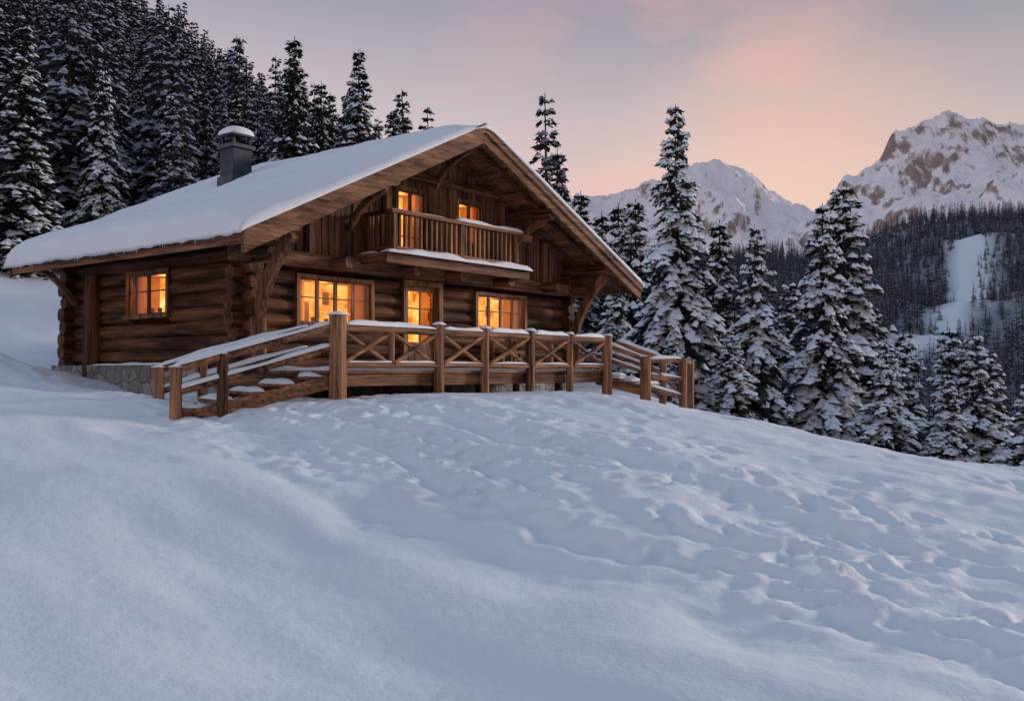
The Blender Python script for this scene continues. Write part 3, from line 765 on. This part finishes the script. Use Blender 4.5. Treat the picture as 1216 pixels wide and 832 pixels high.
def stairs(name,P0,P1,zt0,zt1,width_dir,width,nst,rail_zs,postsT,zb):
    e=empty(name,(0,0,0));m=MB();c=MB()
    P0=Vector(P0);P1=Vector(P1);wd=Vector(width_dir)
    for side in(0,1):
        off=wd*width*side
        for t,r in postsT:
            p=P0+(P1-P0)*t+off;zt=zt0+(zt1-zt0)*t
            m.log((p.x,p.y,zb),(p.x,p.y,zt+.06),r,rail_z);c.cap((p.x-r,p.y,zt+.06),(p.x+r,p.y,zt+.06),2*r,.05,snow_r)
        for dz,r in rail_zs:
            q0=P0+off+Vector((0,0,zt0+dz));q1=P0+(P1-P0)*1.03+off+Vector((0,0,zt1+dz))
            m.log(q0,q1,r,rail_x,10,.08);c.cap(q0+Vector((0,0,r*.8)),q1+Vector((0,0,r*.8)),r*2,.08,snow_r)
        s0=P0+off*.94+wd*.04;s1=P1+off*.94+wd*.04
        m.beam((s0.x,s0.y,zt0-.92),(s1.x,s1.y,zt1-.78),.06,.22,rail_x)
    for i in range(nst):
        t=(i+.5)/nst;p=P0+(P1-P0)*t;z=(zt0-.80)+((zt1-.66)-(zt0-.80))*t
        a=p+wd*.02;b=p+wd*(width-.02)
        m.beam((a.x,a.y,z),(b.x,b.y,z),.28,.05,rail_y)
        c.cap((a.x,a.y,z+.025),(b.x,b.y,z+.025),.27,.08,snow_r)
    m.obj('posts_rails_treads',e);c.obj('stair_snow',e)
stairs('wooden_stairs',(-2.98,15.62,0),(-5.13,14.35,0),.74,.0,(-.53*1.0,.85,0),1.25,5,[(0,.07),(-.36,.06)],[(.72,.085),(1.0,.095)],-1.2)
p9=to_world(9.04,-1.2)
stairs('wooden_stairs',(p9[0]+.05,p9[1]+.1,0),(3.15,22.5,0),.70,.28,(.55,.83,0),1.1,4,[(0,.06),(-.33,.05)],[(1.0,.09)],-1.3)
e=empty('wooden_fence',(0,0,0));m=MB();c=MB()
m.log((4.05,22.3,-1.5),(4.05,22.3,.30),.10,rail_z);m.log((3.1,21.6,-1.5),(3.1,21.6,.33),.09,rail_z)
for z0,z1 in((.22,.24),(-.12,-.22),(-.4,-.62)):
    m.log((3.1,21.6,z0),(4.05,22.3,z1),.055,rail_x,10);c.cap((3.15,21.65,z0+.05),(4.0,22.25,z1+.05),.11,.07,snow_r)
m.log((3.15,21.6,.15),(4.0,22.25,-.55),.04,rail_x,8)
m.log((4.05,22.3,.22),(4.4,23.2,.2),.055,rail_x,10);m.log((4.4,23.2,-1.5),(4.4,23.2,.28),.09,rail_z)
m.obj('fence_posts_rails',e);c.obj('fence_snow',e)

# ------------------------------------------------------------------ light, sky
w=bpy.data.worlds.new('World');scene.world=w;w.use_nodes=True;nt=w.node_tree;nt.nodes.clear()
out=N(nt,'ShaderNodeOutputWorld');bg=N(nt,'ShaderNodeBackground');tc=N(nt,'ShaderNodeTexCoord')
SE,SR=math.radians(11),math.radians(60)
sky=N(nt,'ShaderNodeTexSky',sky_type='NISHITA');sky.sun_disc=False;sky.sun_elevation=SE;sky.sun_rotation=SR
sp=N(nt,'ShaderNodeSeparateXYZ');nt.links.new(tc.outputs['Generated'],sp.inputs[0])
rp=ramp(nt,sp.outputs[2],[(0,(.60,.44,.41)),(.14,(.72,.50,.45)),(.20,(.66,.48,.45)),(.26,(.50,.41,.42)),(.36,(.30,.265,.305)),(.55,(.22,.255,.33)),(1,(.26,.35,.50))])
gd=Vector((math.sin(math.radians(12)),math.cos(math.radians(12)),.27)).normalized()
dp=N(nt,'ShaderNodeVectorMath',operation='DOT_PRODUCT');dp.inputs[1].default_value=gd;nt.links.new(tc.outputs['Generated'],dp.inputs[0])
mp=N(nt,'ShaderNodeMapping');mp.inputs['Scale'].default_value=(3.4,3.4,9);mp.inputs['Rotation'].default_value=(0,math.radians(28),0);nt.links.new(tc.outputs['Generated'],mp.inputs[0])
cl=noise(nt,mp.outputs[0],1.6,5,.5)
clr=ramp(nt,cl.outputs[0],[(.42,(.05,.05,.05)),(.64,(1,1,1))])
gr=ramp(nt,dp.outputs['Value'],[(.955,(0,0,0)),(.99,(.40,.40,.40)),(1,(.75,.75,.75))])
mu=N(nt,'ShaderNodeMix',data_type='RGBA',blend_type='MULTIPLY');mu.inputs[0].default_value=1
nt.links.new(gr.outputs[0],mu.inputs[6]);nt.links.new(clr.outputs[0],mu.inputs[7])
mg=N(nt,'ShaderNodeMix',data_type='RGBA');nt.links.new(mu.outputs[2],mg.inputs[0]);nt.links.new(rp.outputs[0],mg.inputs[6]);mg.inputs[7].default_value=(.74,.40,.36,1)
gd2=Vector((math.sin(math.radians(17)),math.cos(math.radians(17)),.13)).normalized()
dp2=N(nt,'ShaderNodeVectorMath',operation='DOT_PRODUCT');dp2.inputs[1].default_value=gd2;nt.links.new(tc.outputs['Generated'],dp2.inputs[0])
g2=ramp(nt,dp2.outputs['Value'],[(.972,(0,0,0)),(.99,(.38,.38,.38)),(1,(.8,.8,.8))])
mg2=N(nt,'ShaderNodeMix',data_type='RGBA');nt.links.new(g2.outputs[0],mg2.inputs[0]);nt.links.new(mg.outputs[2],mg2.inputs[6]);mg2.inputs[7].default_value=(.96,.56,.40,1)
lf=N(nt,'ShaderNodeMapRange');lf.inputs['From Min'].default_value=-.45;lf.inputs['From Max'].default_value=.5;lf.inputs['To Min'].default_value=1.42;lf.inputs['To Max'].default_value=.80
nt.links.new(sp.outputs[0],lf.inputs[0])
sc=N(nt,'ShaderNodeVectorMath',operation='SCALE');nt.links.new(mg2.outputs[2],sc.inputs[0]);nt.links.new(lf.outputs[0],sc.inputs['Scale'])
sm=N(nt,'ShaderNodeMix',data_type='RGBA',blend_type='ADD');sm.inputs[0].default_value=.03
nt.links.new(sc.outputs[0],sm.inputs[6]);nt.links.new(sky.outputs[0],sm.inputs[7])
nt.links.new(sm.outputs[2],bg.inputs[0]);bg.inputs[1].default_value=.92;nt.links.new(bg.outputs[0],out.inputs[0])
L=bpy.data.lights.new('sun','SUN');L.energy=2.2;L.angle=math.radians(8);L.color=(1,.84,.77)
so=bpy.data.objects.new('sun',L);col.objects.link(so)
sd=Vector((math.sin(SR)*math.cos(SE),math.cos(SR)*math.cos(SE),math.sin(SE)))
so.rotation_euler=sd.to_track_quat('Z','Y').to_euler();so.location=(60,30,40)

cam=bpy.data.cameras.new('camera');co=bpy.data.objects.new('camera',cam);col.objects.link(co)
cam.lens=33.04;cam.sensor_width=36;cam.clip_end=9000;cam.clip_start=.05
co.location=(0,0,0);co.rotation_euler=(math.radians(91.23),0,0);scene.camera=co
scene.view_settings.view_transform='Standard';scene.view_settings.look='None';scene.view_settings.exposure=0
